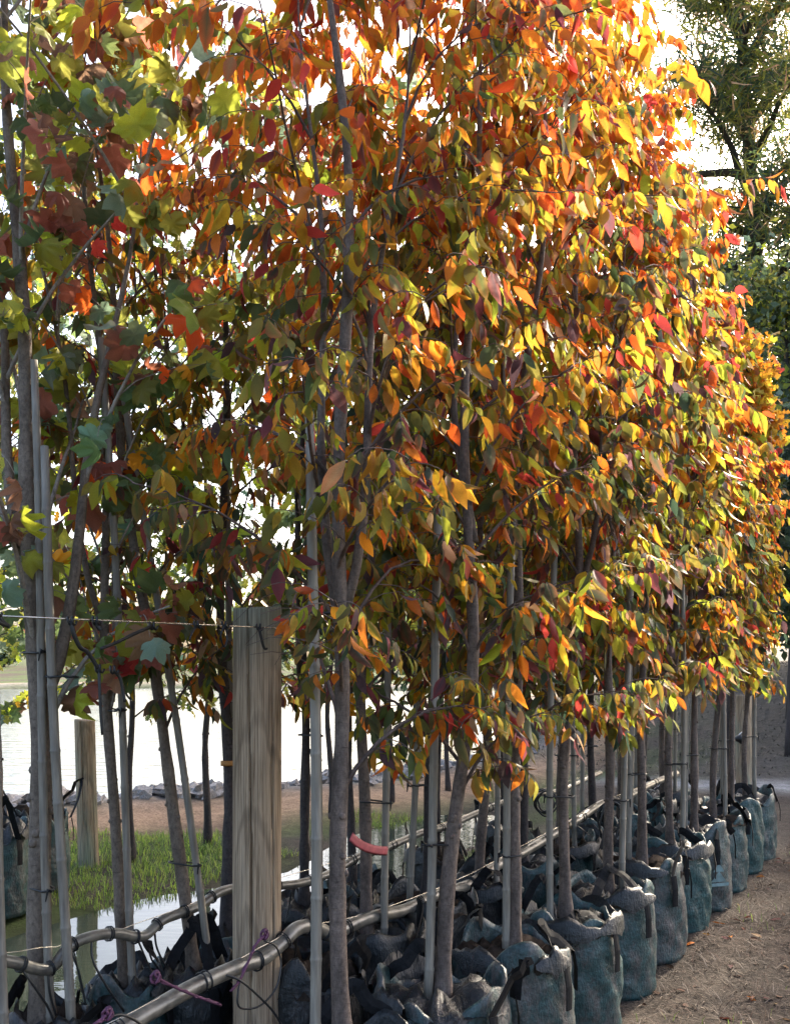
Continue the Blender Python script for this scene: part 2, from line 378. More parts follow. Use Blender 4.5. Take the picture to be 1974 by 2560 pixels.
C = {k: np.array(v) for k, v in dict(
    green=(.062, .092, .03), deep=(.035, .06, .035), olive=(.17, .165, .025), lime=(.235, .27, .02), yellow=(.44, .285, .018), gold=(.50, .215, .014),
    orange=(.60, .165, .014), flame=(.58, .085, .012), red=(.38, .035, .028), maroon=(.12, .028, .034), tan=(.42, .26, .13), plum=(.085, .05, .06),
    brick=(.19, .058, .038), brown=(.14, .07, .042), sea=(.10, .15, .10)).items()}
def pick(names, W, rng):
    """W (n,k) weights -> colours"""
    cum = np.cumsum(W / W.sum(1, keepdims=True), 1); u = rng.random((len(W), 1)); i = (u > cum).sum(1).clip(0, len(names) - 1)
    return np.stack([C[n] for n in names])[i]
def jitter(c, rng, a=.18): return np.clip(c * (1 + a * rng.standard_normal((len(c), 1))) * (1 + .06 * rng.standard_normal(c.shape)), .004, .8)
def autumn(z, cl, rng, warm=0.):
    """leaf colour of the front trees: green low down, flame at the top; cl is a per-branch tint"""
    u = np.clip((z - 1.5) / 3.0 + .17 * cl + warm, 0, 1)[:, None]
    names = ['green', 'deep', 'olive', 'lime', 'yellow', 'gold', 'orange', 'flame', 'red', 'maroon', 'tan', 'plum']
    lo = np.array([.34, .14, .22, .12, .05, .06, .07, .02, .03, .04, .03, .08]); md = np.array([.09, .03, .19, .29, .16, .09, .10, .04, .04, .03, .02, .03])
    hi = np.array([.00, .00, .03, .04, .07, .18, .38, .24, .08, .03, .03, .01])
    W = np.where(u < .5, lo * (1 - 2 * u) + md * 2 * u, md * (2 - 2 * u) + hi * (2 * u - 1))
    c1 = jitter(pick(names, np.clip(W, 0, 1), rng), rng)
    k = np.clip(.25 + .4 * rng.standard_normal((len(z), 1)), 0, .85) * (.5 + .5 * u)
    c2 = c1 * (1 - k) + np.where(rng.random((len(z), 1)) < .6, C['flame'], C['red']) * k
    return c1, np.clip(c2, .004, .8)
def maple_col(z, cl, rng, warm=0.):
    names = ['green', 'olive', 'lime', 'sea', 'brick', 'brown', 'red', 'gold', 'flame']
    W = np.tile(np.array([.22, .20, .17, .16, .10, .10, .02, .03, .03]), (len(z), 1)); W[:, 4:6] *= (1 + cl[:, None]).clip(.2, 2)
    c1 = 2.0 * jitter(pick(names, W, rng), rng); k = np.clip(.4 * rng.standard_normal((len(z), 1)), 0, .8)
    return c1, c1 * (1 - k) + C['brown'] * k
def oak_col(z, cl, rng, warm=0.):
    names = ['green', 'olive', 'lime', 'sea', 'brown', 'gold']
    c1 = jitter(pick(names, np.tile(np.array([.36, .26, .2, .14, .02, .02]), (len(z), 1)), rng) * 2.0, rng); return c1, c1 * .9
def gold_col(z, cl, rng, warm=0.):
    c1 = jitter(pick(['yellow', 'gold', 'orange', 'lime', 'red'], np.tile(np.array([.3, .34, .16, .12, .04]), (len(z), 1)), rng), rng); return c1, c1

# ---------------------------------------------------------------- planted trees (grown first, split into leaves afterwards)
TREES = []
def grow(name, label, cat, group, base, H, z0, Rc, r0, nlat, ntw, spacing, lsize, kind, colfn, lmat, bmat, tmat, seed,
         lean=(0, 0), forks=(), droop=1.0, elev=58, warm=0., wob=.03, lat_len=1.0, prof=None, twl=(.14, .30), keep=None):
    rng = np.random.default_rng(seed); base = np.array(base, float)
    root = empty(name, base, label, cat, group)
    zs = np.linspace(0, H, 15); ph = rng.random(4) * 6.28
    off = lambda z: np.stack([lean[0] * z + wob * np.sin(z * 1.7 + ph[0]) * np.minimum(z, 1) + wob * .6 * np.sin(z * 3.9 + ph[1]) * np.minimum(z, 1),
                              lean[1] * z + wob * np.sin(z * 1.5 + ph[2]) * np.minimum(z, 1), z], -1)
    fine = np.linspace(-.02 - .0 * H, H, 46); P = off(fine)
    rad = r0 * np.where(fine < z0, 1 - .22 * np.clip(fine, 0, None) / z0, .78 * (1 - (fine - z0) / (H - z0 + .1)) ** .8 + .02)
    rad = np.maximum(rad, .0035) * (1 + .05 * np.sin(fine * 9 + ph[3]) + .05 * rng.standard_normal(len(fine)))
    rad[:2] *= 1.25
    mb = MB().tube(P, rad, 12, wob=.03, rng=rng)
    for _ in range(5):                                              # pruning scars on the clear stem
        z = rng.uniform(.5, max(.7, z0)); a = rng.random() * 6.28; p = off(np.array([z]))[0]; d = np.array([math.cos(a), math.sin(a), .15])
        rr = r0 * .9; mb.tube([p + d * rr * .6, p + d * rr * 1.06, p + d * rr * 1.16], [rr * .42, rr * .36, rr * .12], 7)
    mb.build('trunk', bmat, root)
    stems = [(fine, P)]
    for (zf, az, spread, top) in forks:
        f = np.linspace(0, 1, 14); o = off(np.array([zf]))[0]; d = np.array([math.cos(az), math.sin(az)])
        Q = np.column_stack([o[0] + d[0] * spread * f ** .8 + .02 * np.sin(f * 9 + az), o[1] + d[1] * spread * f ** .8, zf - .02 + (top - zf) * f])
        MB().tube(Q, r0 * .55 * (1 - f * .88), 8, wob=.04, rng=rng).build('limb', bmat, root)
        stems.append((Q[:, 2], Q))
    if prof is None: prof = lambda u: .62 + .38 * math.sin(min(1, u * 1.35 + .12) * math.pi * .62) - .45 * max(0, u - .6) / .4
    pos, dr, cl, tw_id = [], [], [], 0
    for i in range(nlat):
        u = (i + rng.random()) / nlat; h = z0 + (H - z0) * u ** .92 * .97
        sz, sp = stems[rng.integers(len(stems))] if h > min([9] + [s[0][0] for s in stems[1:]]) + .1 else stems[0]
        if h < sz[0] or h > sz[-1]: sz, sp = stems[0]
        p = np.array([np.interp(h, sz, sp[:, k]) for k in range(3)])
        az = i * 2.3999 + rng.uniform(-.5, .5); L = Rc * prof(u) * rng.uniform(.75, 1.2) * lat_len
        e0 = math.radians(elev + rng.uniform(-12, 12)); e1 = e0 - math.radians(rng.uniform(35, 80)) * droop
        k = 7; step = L / (k - 1) * 1.25; pts = [p]; a = az
        for j in range(k - 1):
            e = e0 + (e1 - e0) * (j / (k - 2)) ** 1.2; a += rng.uniform(-.18, .18)
            pts.append(pts[-1] + step * np.array([math.cos(e) * math.cos(a), math.cos(e) * math.sin(a), math.sin(e)]))
        pts = np.array(pts); b = MB()
        rb = max(.0035, r0 * .26 * (1 - .6 * u)); b.tube(pts, rb * np.linspace(1, .25, k), 6, cap=False)
        c0 = rng.standard_normal()
        for q in range(ntw):
            s = .18 + .82 * (q + rng.random()) / ntw; x = s * (k - 1); i0 = min(int(x), k - 2); o = pts[i0] + (pts[i0 + 1] - pts[i0]) * (x - i0)
            tl = rng.uniform(*twl) * (1.1 - .35 * s); ta = a + (1 if q % 2 else -1) * rng.uniform(.3, 1.5)
            te = math.radians(rng.uniform(-10, 45)); T = [o]
            for j in range(4):
                T.append(T[-1] + tl / 4 * np.array([math.cos(te) * math.cos(ta), math.cos(te) * math.sin(ta), math.sin(te)])); te -= math.radians(rng.uniform(8, 24)) * droop
            T = np.array(T); b.tube(T, np.linspace(rb * .32, .0009, 5).clip(.0009, .004), 3, cap=False)
            n = max(2, int(tl / spacing)); f = np.linspace(.12, 1, n) * 4; i1 = np.minimum(f.astype(int), 3)
            pp = T[i1] + (T[i1 + 1] - T[i1]) * (f - i1)[:, None]; td = unit(T[i1 + 1] - T[i1])
            side = unit(np.cross(td, [0, 0, 1.])) * np.where(np.arange(n) % 2, 1, -1)[:, None]
            d = unit(.5 * td + .55 * side + np.array([0, 0, -1.]) * (rng.uniform(.5, 2.0, (n, 1)) * droop) + .25 * rng.standard_normal((n, 3)))
            pos.append(pp + d * .006); dr.append(d); cl.append(np.full(n, c0 + .6 * rng.standard_normal()))
        b.build('branch', tmat, root)
    pos = np.concatenate(pos); dr = np.concatenate(dr); cl = np.concatenate(cl)
    if keep is not None: k = keep(pos); pos, dr, cl = pos[k], dr[k], cl[k]
    n = len(pos)
    size = lsize * np.clip(1 + .26 * rng.standard_normal(n), .45, 1.6)
    c1, c2 = colfn(pos[:, 2] + base[2], cl, rng, warm)
    TREES.append(dict(root=root, base=base, pos=pos, R=leaf_frames(dr, rng), size=size, var=rng.integers(0, len(LT[kind]), n), kind=kind, c1=c1, c2=c2, mat=lmat, lmid=pos + dr * size[:, None] * .5))
    return root

def finish_leaves(limit=300):
    """the leaves that show largest become single objects, the rest of each crown one part"""
    cell = 14; nxc, nyc = 1974 // cell + 1, 2560 // cell + 1; zb = np.full((nyc, nxc), 1e9)
    for T in TREES:
        w = T['lmid'] + T['base']; Z = w[:, 1].clip(.3, None)
        px = CX + w[:, 0] / Z * FOC; py = HY - (w[:, 2] - CAMH) / Z * FOC
        T['Z'], T['px'], T['py'] = Z, px, py
        T['in'] = (px > 0) & (px < 1974) & (py > 0) & (py < 2560)
        r = T['size'] * FOC / Z * .3
        for dx in (-1, 0, 1):
            for dy in (-1, 0, 1):
                ix = ((px + dx * r * .6) / cell).astype(int); iy = ((py + dy * r * .8) / cell).astype(int)
                ok = (ix >= 0) & (ix < nxc) & (iy >= 0) & (iy < nyc)
                np.minimum.at(zb, (iy[ok], ix[ok]), Z[ok])
    cache = {}
    for T in TREES:
        ix = (T['px'] / cell).astype(int).clip(0, nxc - 1); iy = (T['py'] / cell).astype(int).clip(0, nyc - 1)
        vis = T['in'] & (T['Z'] <= zb[iy, ix] + .03); app = T['size'] * FOC / T['Z']
        vis &= app > 11
        cand = np.where(vis)[0]; sel = cand[np.argsort(-app[cand])][:limit]
        rest = np.ones(len(app), bool); rest[sel] = False
        for i in sel:                                               # shared meshes: colours rounded to a small palette
            key = (T['kind'], int(T['var'][i]), tuple(np.round(np.log(T['c1'][i] + .01) * 2.2).astype(int)), tuple(np.round(np.log(T['c2'][i] + .01) * 1.6).astype(int)))
            me = cache.get(key)
            if me is None:
                V, F, e = LT[T['kind']][key[1]]
                me = cache[key] = fast_mesh('leaf', V, F, T['mat'], T['c1'][i] * (1 - e[:, None]) + T['c2'][i] * e[:, None])
            o = bpy.data.objects.new('leaf', me); o.parent = T['root']
            m = np.eye(4); m[:3, :3] = T['R'][i] * T['size'][i]; m[:3, 3] = T['pos'][i]
            o.matrix_basis = Matrix(m.tolist()); COL.objects.link(o)
        k = np.where(rest)[0]
        if len(k):
            o = link('crown', leaves_mesh('crown', T['kind'], T['pos'][k], T['R'][k], T['size'][k], T['var'][k], T['c1'][k], T['c2'][k], T['mat']), T['root'])
            o['kind'] = 'stuff'

def stake(base, H, r, label, group, lean=(0, 0), seed=0, tie_z=None, tie_to=None):
    rng = np.random.default_rng(seed); root = empty('bamboo_stake', base, label, 'stake', group)
    zs, rs = [-.03], [r]; z = rng.uniform(.05, .2)
    while z < H - .05:
        zs += [z - .012, z - .004, z, z + .004, z + .012]; rs += [r, r * 1.07, r * 1.12, r * 1.05, r * .97]; z += rng.uniform(.17, .26)
    zs.append(H); rs.append(r * .9); zs = np.array(zs); rs = np.array(rs) * (1 - .12 * zs / H)
    P = np.column_stack([lean[0] * zs + .008 * np.sin(zs * 2.2 + seed), lean[1] * zs, zs])
    cane = MB().tube(P, rs, 10).build('cane', M['cane'], root)
    for tz in (tie_z or []):
        c = np.array([lean[0] * tz, lean[1] * tz, tz]); d = (np.array(tie_to(tz)) - np.array(base) - c) if tie_to else np.array([.05, 0, 0.]); d[2] = 0
        L = np.linalg.norm(d); d = d / (L + 1e-6); nrm = np.array([-d[1], d[0], 0]); loop = []
        for a in np.linspace(-math.pi / 2, math.pi / 2, 7): loop.append(c - d * math.cos(a) * (r + .004) + nrm * math.sin(a) * (r + .005))
        for a in np.linspace(math.pi / 2, -math.pi / 2, 7): loop.append(c + d * (L + math.cos(a) * .03) + nrm * math.sin(a) * .03)
        loop.append(loop[0]); loop = np.array(loop) + np.array([0, 0, 1]) * rng.uniform(-.004, .004, (len(loop), 1))
        mb = MB().tube(loop, .0035, 6, cap=False); kn = c - d * (r + .01)
        mb.tube([kn, kn + nrm * .012 + [0, 0, .01], kn + nrm * .02 + [0, 0, -.03]], [.006, .005, .002], 6)
        mb.build('tie', M['rubber'], cane)
    return root

def strap(mb, A, B, h, out, w=.02, rng=None):
    """webbing loop from A to B rising h and leaning by out"""
    A, B, out = map(np.asarray, (A, B, out)); P = []
    for t in np.linspace(0, 1, 11):
        k = math.sin(t * math.pi) ** .7; P.append(A + (B - A) * (t + .08 * math.sin(t * 6.28)) + np.array([0, 0, h]) * k + out * k + (rng.standard_normal(3) * .006 if rng is not None else 0))
    return mb.tube(spline(P, 2), w, 4, flat=(.14, 1.0), up=out / (np.linalg.norm(out) + 1e-6) + np.array([0, 0, .2]))
def bag(base, R, H, mat, label, group, seed, emblem=False, messy=1.0):
    rng = np.random.default_rng(seed); root = empty('planter_bag', base, label, 'planter bag', group); ns, nr = 56, 20
    ph = rng.random(8) * 6.28; V = []; sd = seed * 13 % 97
    f, a = np.meshgrid(np.linspace(0, 1, nr), np.arange(ns) * 2 * math.pi / ns, indexing='ij'); ca, sa = np.cos(a), np.sin(a)
    rg = 1 - np.abs(2 * vnoise(ca * 2.2 + 3 + f * 1.5, sa * 2.2 + f * 2.6 + sd, 1) - 1); rg2 = 1 - np.abs(2 * vnoise(ca * 4.5 + sd, sa * 4.5 + f * 9, 2) - 1); rg3 = 1 - np.abs(2 * vnoise(ca * 7 + sd, sa * 7 + f * 16, 6) - 1)
    r = R * (.985 + .05 * np.sin(f * math.pi) - .07 * f + .03 * np.sin(2 * a + ph[0] + f) - .075 * rg ** 3 - .035 * rg2 ** 3 - .022 * rg3 ** 2 + .012 * np.sin(26 * f + 3 * np.sin(2 * a + ph[3])) * (.2 + .8 * f))
    zz = H * f + f ** 3 * (.040 * np.sin(2 * a + ph[4]) + .030 * np.sin(5 * a + ph[5]) + .05 * (vnoise(ca * 3 + sd, sa * 3, 4) - .5))
    V = [tuple(v) for v in np.stack([r * ca, r * sa, zz], -1).reshape(-1, 3)]
    for k, (dr, dz) in enumerate(((.955, .006), (.92, -.02), (.90, -.10))):      # folded rim and inside
        for j in range(ns):
            x, y, z = V[(nr - 1) * ns + j]; V.append((x * dr, y * dr, z + dz))
    tot = nr + 3
    Fc = [(i * ns + j, i * ns + (j + 1) % ns, (i + 1) * ns + (j + 1) % ns, (i + 1) * ns + j) for i in range(tot - 1) for j in range(ns)]
    wall = MB().add(V, Fc + [tuple(range(ns - 1, -1, -1))]).build('bag_wall', mat, root)
    rs_ = (.0, .2, .4, .6, .78, .9); V = []                          # crumpled weed mat lying over the potting mix
    q, a = np.meshgrid(np.array(rs_), np.arange(ns) * 2 * math.pi / ns, indexing='ij'); x, y = R * q * np.cos(a), R * q * np.sin(a)
    V = np.stack([x, y, H - .075 + (.09 * (1 - np.abs(2 * vnoise(x * 13 + sd, y * 13, 3) - 1)) ** 2 + .03 * vnoise(x * 40, y * 40 + sd, 4)) * messy * np.sin(np.clip(q, .05, 1) * math.pi) ** .6], -1).reshape(-1, 3)
    Fc = [(q * ns + j, q * ns + (j + 1) % ns, (q + 1) * ns + (j + 1) % ns, (q + 1) * ns + j) for q in range(len(rs_) - 1) for j in range(ns)]
    MB().add(V, Fc).build('liner', M['bag_black'] if seed % 3 else M['soil'], root)
    for k in range(2):
        a = ph[6] + k * math.pi + rng.uniform(-.4, .4); da = rng.uniform(.42, .6)
        A = np.array([R * .97 * math.cos(a - da), R * .97 * math.sin(a - da), H - .03]); B = np.array([R * .97 * math.cos(a + da), R * .97 * math.sin(a + da), H - .03])
        out = np.array([math.cos(a), math.sin(a), 0]) * rng.uniform(-.14, .14) * messy
        hb = MB(); strap(hb, A, B, rng.uniform(.08, .19) * messy, out, rng.uniform(.018, .026), rng)
        for E in (A, B):                                           # stitched ends running down the wall
            u = E / np.linalg.norm(E[:2]); u[2] = 0
            hb.tube([E + u * .010, E + u * .022 - [0, 0, .07], E + u * .022 - [0, 0, .16]], [.02, .021, .02], 6, flat=(.18, 1), up=u)
        hb.build('handle', M['strap'], wall, False)
    for k in range(rng.integers(3, 5)):                             # torn skirt of sheeting folded over the rim
        a = rng.random() * 6.28; wv = rng.uniform(.3, .8); V = []; Fc = []; n = 8
        for i in range(n + 1):
            aa = a + (i / n - .5) * 2 * wv; k1 = math.sin(i / n * math.pi); hh = rng.uniform(.02, .07) * k1 * messy
            for rr, z in ((.90, H - .05), (.96, H + hh), (1.01, H + hh * .6), (1.03, H - .015 - .06 * k1 * rng.uniform(.2, 1))):
                V.append((R * rr * math.cos(aa), R * rr * math.sin(aa), z))
        for i in range(n):
            for j in range(3): Fc.append((i * 4 + j, i * 4 + 4 + j, i * 4 + 5 + j, i * 4 + 1 + j))
        MB().add(V, Fc).build('folded_sheet', M['bag_black'], wall)
    if emblem:                                                      # pale printed tree mark with a bar under it
        mb = MB(); a0 = math.atan2(-base[1], -base[0]) + .62
        def onwall(u, v): 
            a = a0 + u / R; f = v / H
            r = R * (.97 + .05 * math.sin(f * math.pi) - .05 * f) * 1.0 + .0125 + R * .03; return (r * math.cos(a), r * math.sin(a), v)
        def shape(poly): mb.add([onwall(u, v) for u, v in poly], [tuple(range(len(poly)))])
        shape([(-.055, .20), (.055, .20), (.0, .27)]); shape([(-.04, .265), (.04, .265), (0, .32)])
        shape([(.018 * math.cos(q), .335 + .018 * math.sin(q)) for q in np.linspace(0, 6.28, 12, endpoint=False)])
        shape([(-.075, .17), (.075, .17), (.085, .19), (-.085, .19)])
        mb.build('emblem', M['print'], wall)
    return root

def post(base, H, r, mat, label, seed, lean=(0, 0), crack=None):
    rng = np.random.default_rng(seed); root = empty('timber_post', base, label, 'post'); ns = 140; V = []
    zs = np.concatenate([[-.1], np.linspace(0, H - .012, 40), [H]]); ph = rng.random(3) * 6.28
    ca = -1.7 if crack is None else crack
    for i, z in enumerate(zs):
        for j in range(ns):
            a = j * 2 * math.pi / ns
            rr = r * (1 + .012 * math.sin(2 * a + ph[0]) + .01 * math.sin(z * 3 + a + ph[1]) + .006 * math.sin(5 * a + z * 7 + ph[2]))
            for c0, dp in ((ca + .10 * math.sin(z * 2.1), .55 * sstep(.2, .9, z)), (ca + 1.05 + .03 * math.sin(z * 3), .4 * sstep(H, H - 1.2, z)), (ca - .55, .05 * sstep(.9, .5, z))):
                dd = abs((a - c0 + math.pi) % (2 * math.pi) - math.pi)
                if dd < .034: rr -= r * float(dp)
            if i == len(zs) - 1: rr *= .975
            V.append((rr * math.cos(a) + lean[0] * z, rr * math.sin(a) + lean[1] * z, z + (.006 * math.sin(a + ph[0]) if i == len(zs) - 1 else 0)))
    n = len(zs); F = [(i * ns + j, i * ns + (j + 1) % ns, (i + 1) * ns + (j + 1) % ns, (i + 1) * ns + j) for i in range(n - 1) for j in range(ns)]
    V.append((lean[0] * H, lean[1] * H, H + .001)); F += [((n - 1) * ns + j, (n - 1) * ns + (j + 1) % ns, n * ns) for j in range(ns)]
    o = MB().add(V, F).build('post_shaft', mat, root)
    return root

# ---------------------------------------------------------------- the near timber post and the wires
DA, DB, DF, DE, DG, DH = 2.09, 2.62, 1.53, 2.13, 2.78, 5.4
GF, GE, GG, GH = 'autumn trees of the front row', 'autumn trees of the second row', 'young trees of the third row', 'oaks of the row beside the ditch'
pz = row(DA + .118, 3.50)
post(pz, 1.828, .087, M['post'], 'stout weathered timber post with a long crack carrying the wire and pipe', 3, crack=-1.78)

def hang_wire(name, D, z, x0, x1, label, r=.0022, sag=.0):
    Z0, Z1 = ZD(x0, D), ZD(x1, D); A, B = row(D, Z0), row(D, Z1); P = []
    for f in np.linspace(0, 1, 30):
        p = A + (B - A) * f; P.append(p + np.array([0, 0, z - sag * math.sin(f * 9) ** 2]))
    base = P[0]; root = empty(name, base, label, 'wire')
    MB().tube(np.array(P) - base, r, 6).build('strand', M['wire'], root); return root
DW = DA + .02
hang_wire('fence_wire', DW, 1.752, -160, 2060, 'thin shiny wire stretched past the top of the near timber post', .0026, .006)
wz = lambda x, y=None: pt(x, 0, DW) * [1, 1, 0] + np.array([0, 0, 1.750])
# clips and rubber ties along the wire
def rubber(pts, label, r=.006, D=DW, name='rubber_tie', mat='rubber', clip=True):
    P = np.array([pt(x, y, D - .01 - .004 * i) for i, (x, y) in enumerate(pts)]); base = P[0]
    root = empty(name, base, label, 'tie'); Q = spline(P - base, 4) if len(P) > 2 else P - base
    st = MB().tube(Q, np.linspace(r, r * .8, len(Q)), 7, flat=(1, .7)).build('strip', M[mat], root)
    if clip:
        mb = MB(); rg = np.random.default_rng(len(pts) + abs(int(pts[0][0])))
        c = np.array([0, .0, 0.]); ang = np.linspace(0, 12.5, 20)
        mb.tube(np.column_stack([np.linspace(-.012, .012, 20), .010 * np.cos(ang), .011 * np.sin(ang)]), .0035, 5); mb.build('knot', M[mat], st)
    return root
rubber([(178, 1552), (184, 1585), (200, 1618), (216, 1628), (232, 1650), (245, 1672)], 'kinked black rubber tie hanging off the wire over the thick maple trunk', .007)
rubber([(247, 1672), (249, 1720), (252, 1790), (256, 1838)], 'straight thin black tie dangling above the pond', .005)
rubber([(382, 1565), (335, 1585), (290, 1607), (252, 1622)], 'black rubber tie slanting down from the wire beside the bamboo canes', .006)
rubber([(284, 1675), (300, 1695), (308, 1730), (312, 1755)], 'short black tie knotted on the slim maple stem', .006)
rubber([(648, 1568), (652, 1590), (660, 1620), (668, 1622)], 'short black hook tied to the wire in front of the post', .006)
rubber([(-10, 1530), (8, 1556), (22, 1566), (-10, 1553)], 'black tie bent back at the near end of the wire', .007)
rubber([(492, 1562), (480, 1583), (474, 1600)], 'pale frayed tie hanging between the wire and the post', .005)
rubber([(562, 1562), (568, 1595), (560, 1618), (552, 1590), (560, 1563)], 'black loop tied on the wire close to the post', .004)
rubber([(805, 1577), (830, 1574), (862, 1577), (880, 1580)], 'thick black tie joining the wire to the first bamboo cane', .010, DF + .12)
rubber([(240, 1552), (246, 1568), (252, 1576)], 'grey clip on the wire above the pond', .008)

# ---------------------------------------------------------------- irrigation pipes
def pipe(px, D, r, label, drips, seed, ext):
    rng = np.random.default_rng(seed); P = [pt(x, y, D) for x, y in px]
    for x in ext: P.append(row(D, ZD(x, D)) + np.array([0, 0, .64 + rng.uniform(-.025, .025)]))
    P = np.array(P); base = P[0].copy(); root = empty('irrigation_pipe', base, label, 'pipe'); S = spline(P - base, 6)
    body = MB().tube(S, r, 14).build('pipe_body', M['pipe'], root)
    # support wire above the pipe, and wire ties round both
    W = []; n = len(P)
    for f in np.linspace(0, 1, 26):
        i = f * (n - 1); i0 = min(int(i), n - 2); p = P[i0] + (P[i0 + 1] - P[i0]) * (i - i0); W.append(p - base)
    W = np.array(W); k = np.ones(7) / 7; zz = np.convolve(np.pad(W[:, 2], 3, mode='edge'), k, 'valid'); W[:, 2] = np.maximum(zz, W[:, 2] - .005) + r * 1.05
    MB().tube(W, .0016, 5).build('support_wire', M['wire'], root)
    for i in range(4, len(S) - 2, 9):
        for dd in (0, 1):
            c = S[i] + (S[i + 1] - S[i]) * (.55 * dd); T = unit(S[i + 1] - S[i]); u = np.array([0, 0, 1.]); u = unit(u - T * np.dot(u, T)); b2 = np.cross(T, u)
            a = np.linspace(0, 6.283, 17); L = c + ((r + .003) * np.cos(a))[:, None] * u * 1.12 + ((r + .002) * np.sin(a))[:, None] * b2
            MB().tube(L, .0026, 5, cap=False).build('wire_tie', M['rubber'], body)
    for pts_, rad, mat in drips:
        Q = np.array([pt(x, y, D + dd) for x, y, dd in pts_]) - base
        MB().tube(spline(Q, 6), rad, 7).build('dripper_tube', M[mat], body)
    return root
pipe([(215, 2625), (330, 2557), (480, 2470), (600, 2416), (655, 2398), (700, 2362), (738, 2325), (775, 2316), (805, 2326), (830, 2338), (880, 2312), (935, 2292), (1010, 2276), (1060, 2252), (1110, 2232), (1165, 2215), (1205, 2190), (1250, 2160), (1310, 2130), (1380, 2088), (1440, 2052), (1500, 2012)], DA, .0265,
     'pale sunlit irrigation pipe lashed across the front of the near timber post',
     [([(560, 2437, -.02), (600, 2452, -.05), (650, 2495, -.07), (690, 2540, -.08), (720, 2600, -.09)], .0042, 'tube'),
      ([(660, 2352, -.03), (690, 2368, -.04), (702, 2410, -.05), (690, 2470, -.06), (650, 2515, -.05), (600, 2520, -.03), (595, 2480, -.02), (610, 2430, 0)], .0036, 'tube'),
      ([(190, 2585, -.03), (240, 2560, -.04), (300, 2538, -.05), (350, 2560, -.06), (372, 2590, -.06)], .0042, 'tube'),
      ([(745, 2330, .02), (735, 2400, .05), (728, 2460, .06), (740, 2475, .06), (790, 2484, .05), (825, 2505, .05)], .004, 'tube'),
      ([(785, 2335, .03), (790, 2400, .05), (800, 2460, .06), (818, 2500, .06)], .0035, 'tube'),
      ([(1065, 2258, .03), (1060, 2310, .05), (1075, 2350, .06), (1050, 2400, .05)], .0035, 'tube'),
      ([(1000, 2280, .0), (1010, 2330, .05), (1030, 2380, .07)], .003, 'tube')], 11, [1560, 1620, 1690])
pipe([(-90, 2385), (-20, 2398), (40, 2408), (100, 2425), (135, 2415), (172, 2368), (225, 2343), (290, 2334), (330, 2342), (365, 2338), (405, 2302), (450, 2284), (500, 2264), (540, 2236), (580, 2222), (640, 2218), (712, 2214), (760, 2206), (830, 2182), (900, 2140), (960, 2122), (1060, 2080), (1120, 2066), (1200, 2030), (1300, 1992)], DB, .0195,
     'dark sagging irrigation pipe strung behind the near timber post along the maples',
     [([(52, 2420, .0), (80, 2460, -.02), (120, 2520, -.03), (140, 2570, -.04)], .0042, 'tube'),
      ([(120, 2425, 0), (124, 2480, -.01), (140, 2540, -.02)], .0042, 'tube'),
      ([(229, 2350, 0), (232, 2400, -.02), (262, 2460, -.05), (310, 2530, -.08)], .0042, 'tube'),
      ([(342, 2345, 0), (365, 2400, -.02), (385, 2445, -.04), (395, 2470, -.05)], .004, 'tube'),
      ([(386, 2328, 0), (392, 2370, .0), (415, 2420, -.02), (432, 2452, -.03)], .004, 'tube'),
      ([(472, 2285, 0), (480, 2330, 0), (478, 2390, 0), (474, 2430, 0)], .004, 'tube'),
      ([(500, 2280, 0), (510, 2340, -.01), (535, 2400, -.03), (550, 2420, -.05)], .0042, 'tube'),
      ([(728, 2225, .0), (722, 2270, .02), (712, 2310, .03)], .0035, 'tube'),
      ([(885, 2165, 0), (878, 2210, .02), (870, 2240, .03)], .0035, 'tube')], 12, [1400, 1500])

def twine(pts, D, label, seed):
    rng = np.random.default_rng(seed); P = np.array([pt(x, y, D) for x, y in pts]); base = P[0]; root = empty('baling_twine', base, label, 'twine')
    S = spline(P - base, 5); mb = MB(); mb.tube(S, .0045, 6); mb.tube(S + rng.uniform(-.006, .006, (len(S), 3)), .003, 5); mb.build('strand', M['twine'], root)
    mb = MB(); a = np.linspace(0, 22, 40); mb.tube(np.column_stack([.014 * np.cos(a) * np.sin(a * .37), .012 * np.sin(a * 1.3), .016 * np.sin(a) ]), .0036, 5); mb.build('knot', M['twine'], root)
twine([(662, 2337), (640, 2362), (625, 2395), (600, 2450), (578, 2478)], DA - .045, 'purple twine knotted over the pipe in front of the near timber post', 1)
twine([(390, 2444), (440, 2470), (500, 2495), (552, 2514)], DA - .05, 'purple twine with a loose straight end crossing the sunlit pipe', 2)
twine([(270, 2536), (255, 2548), (235, 2562)], DA - .05, 'purple twine knot at the lowest visible length of sunlit pipe', 3)

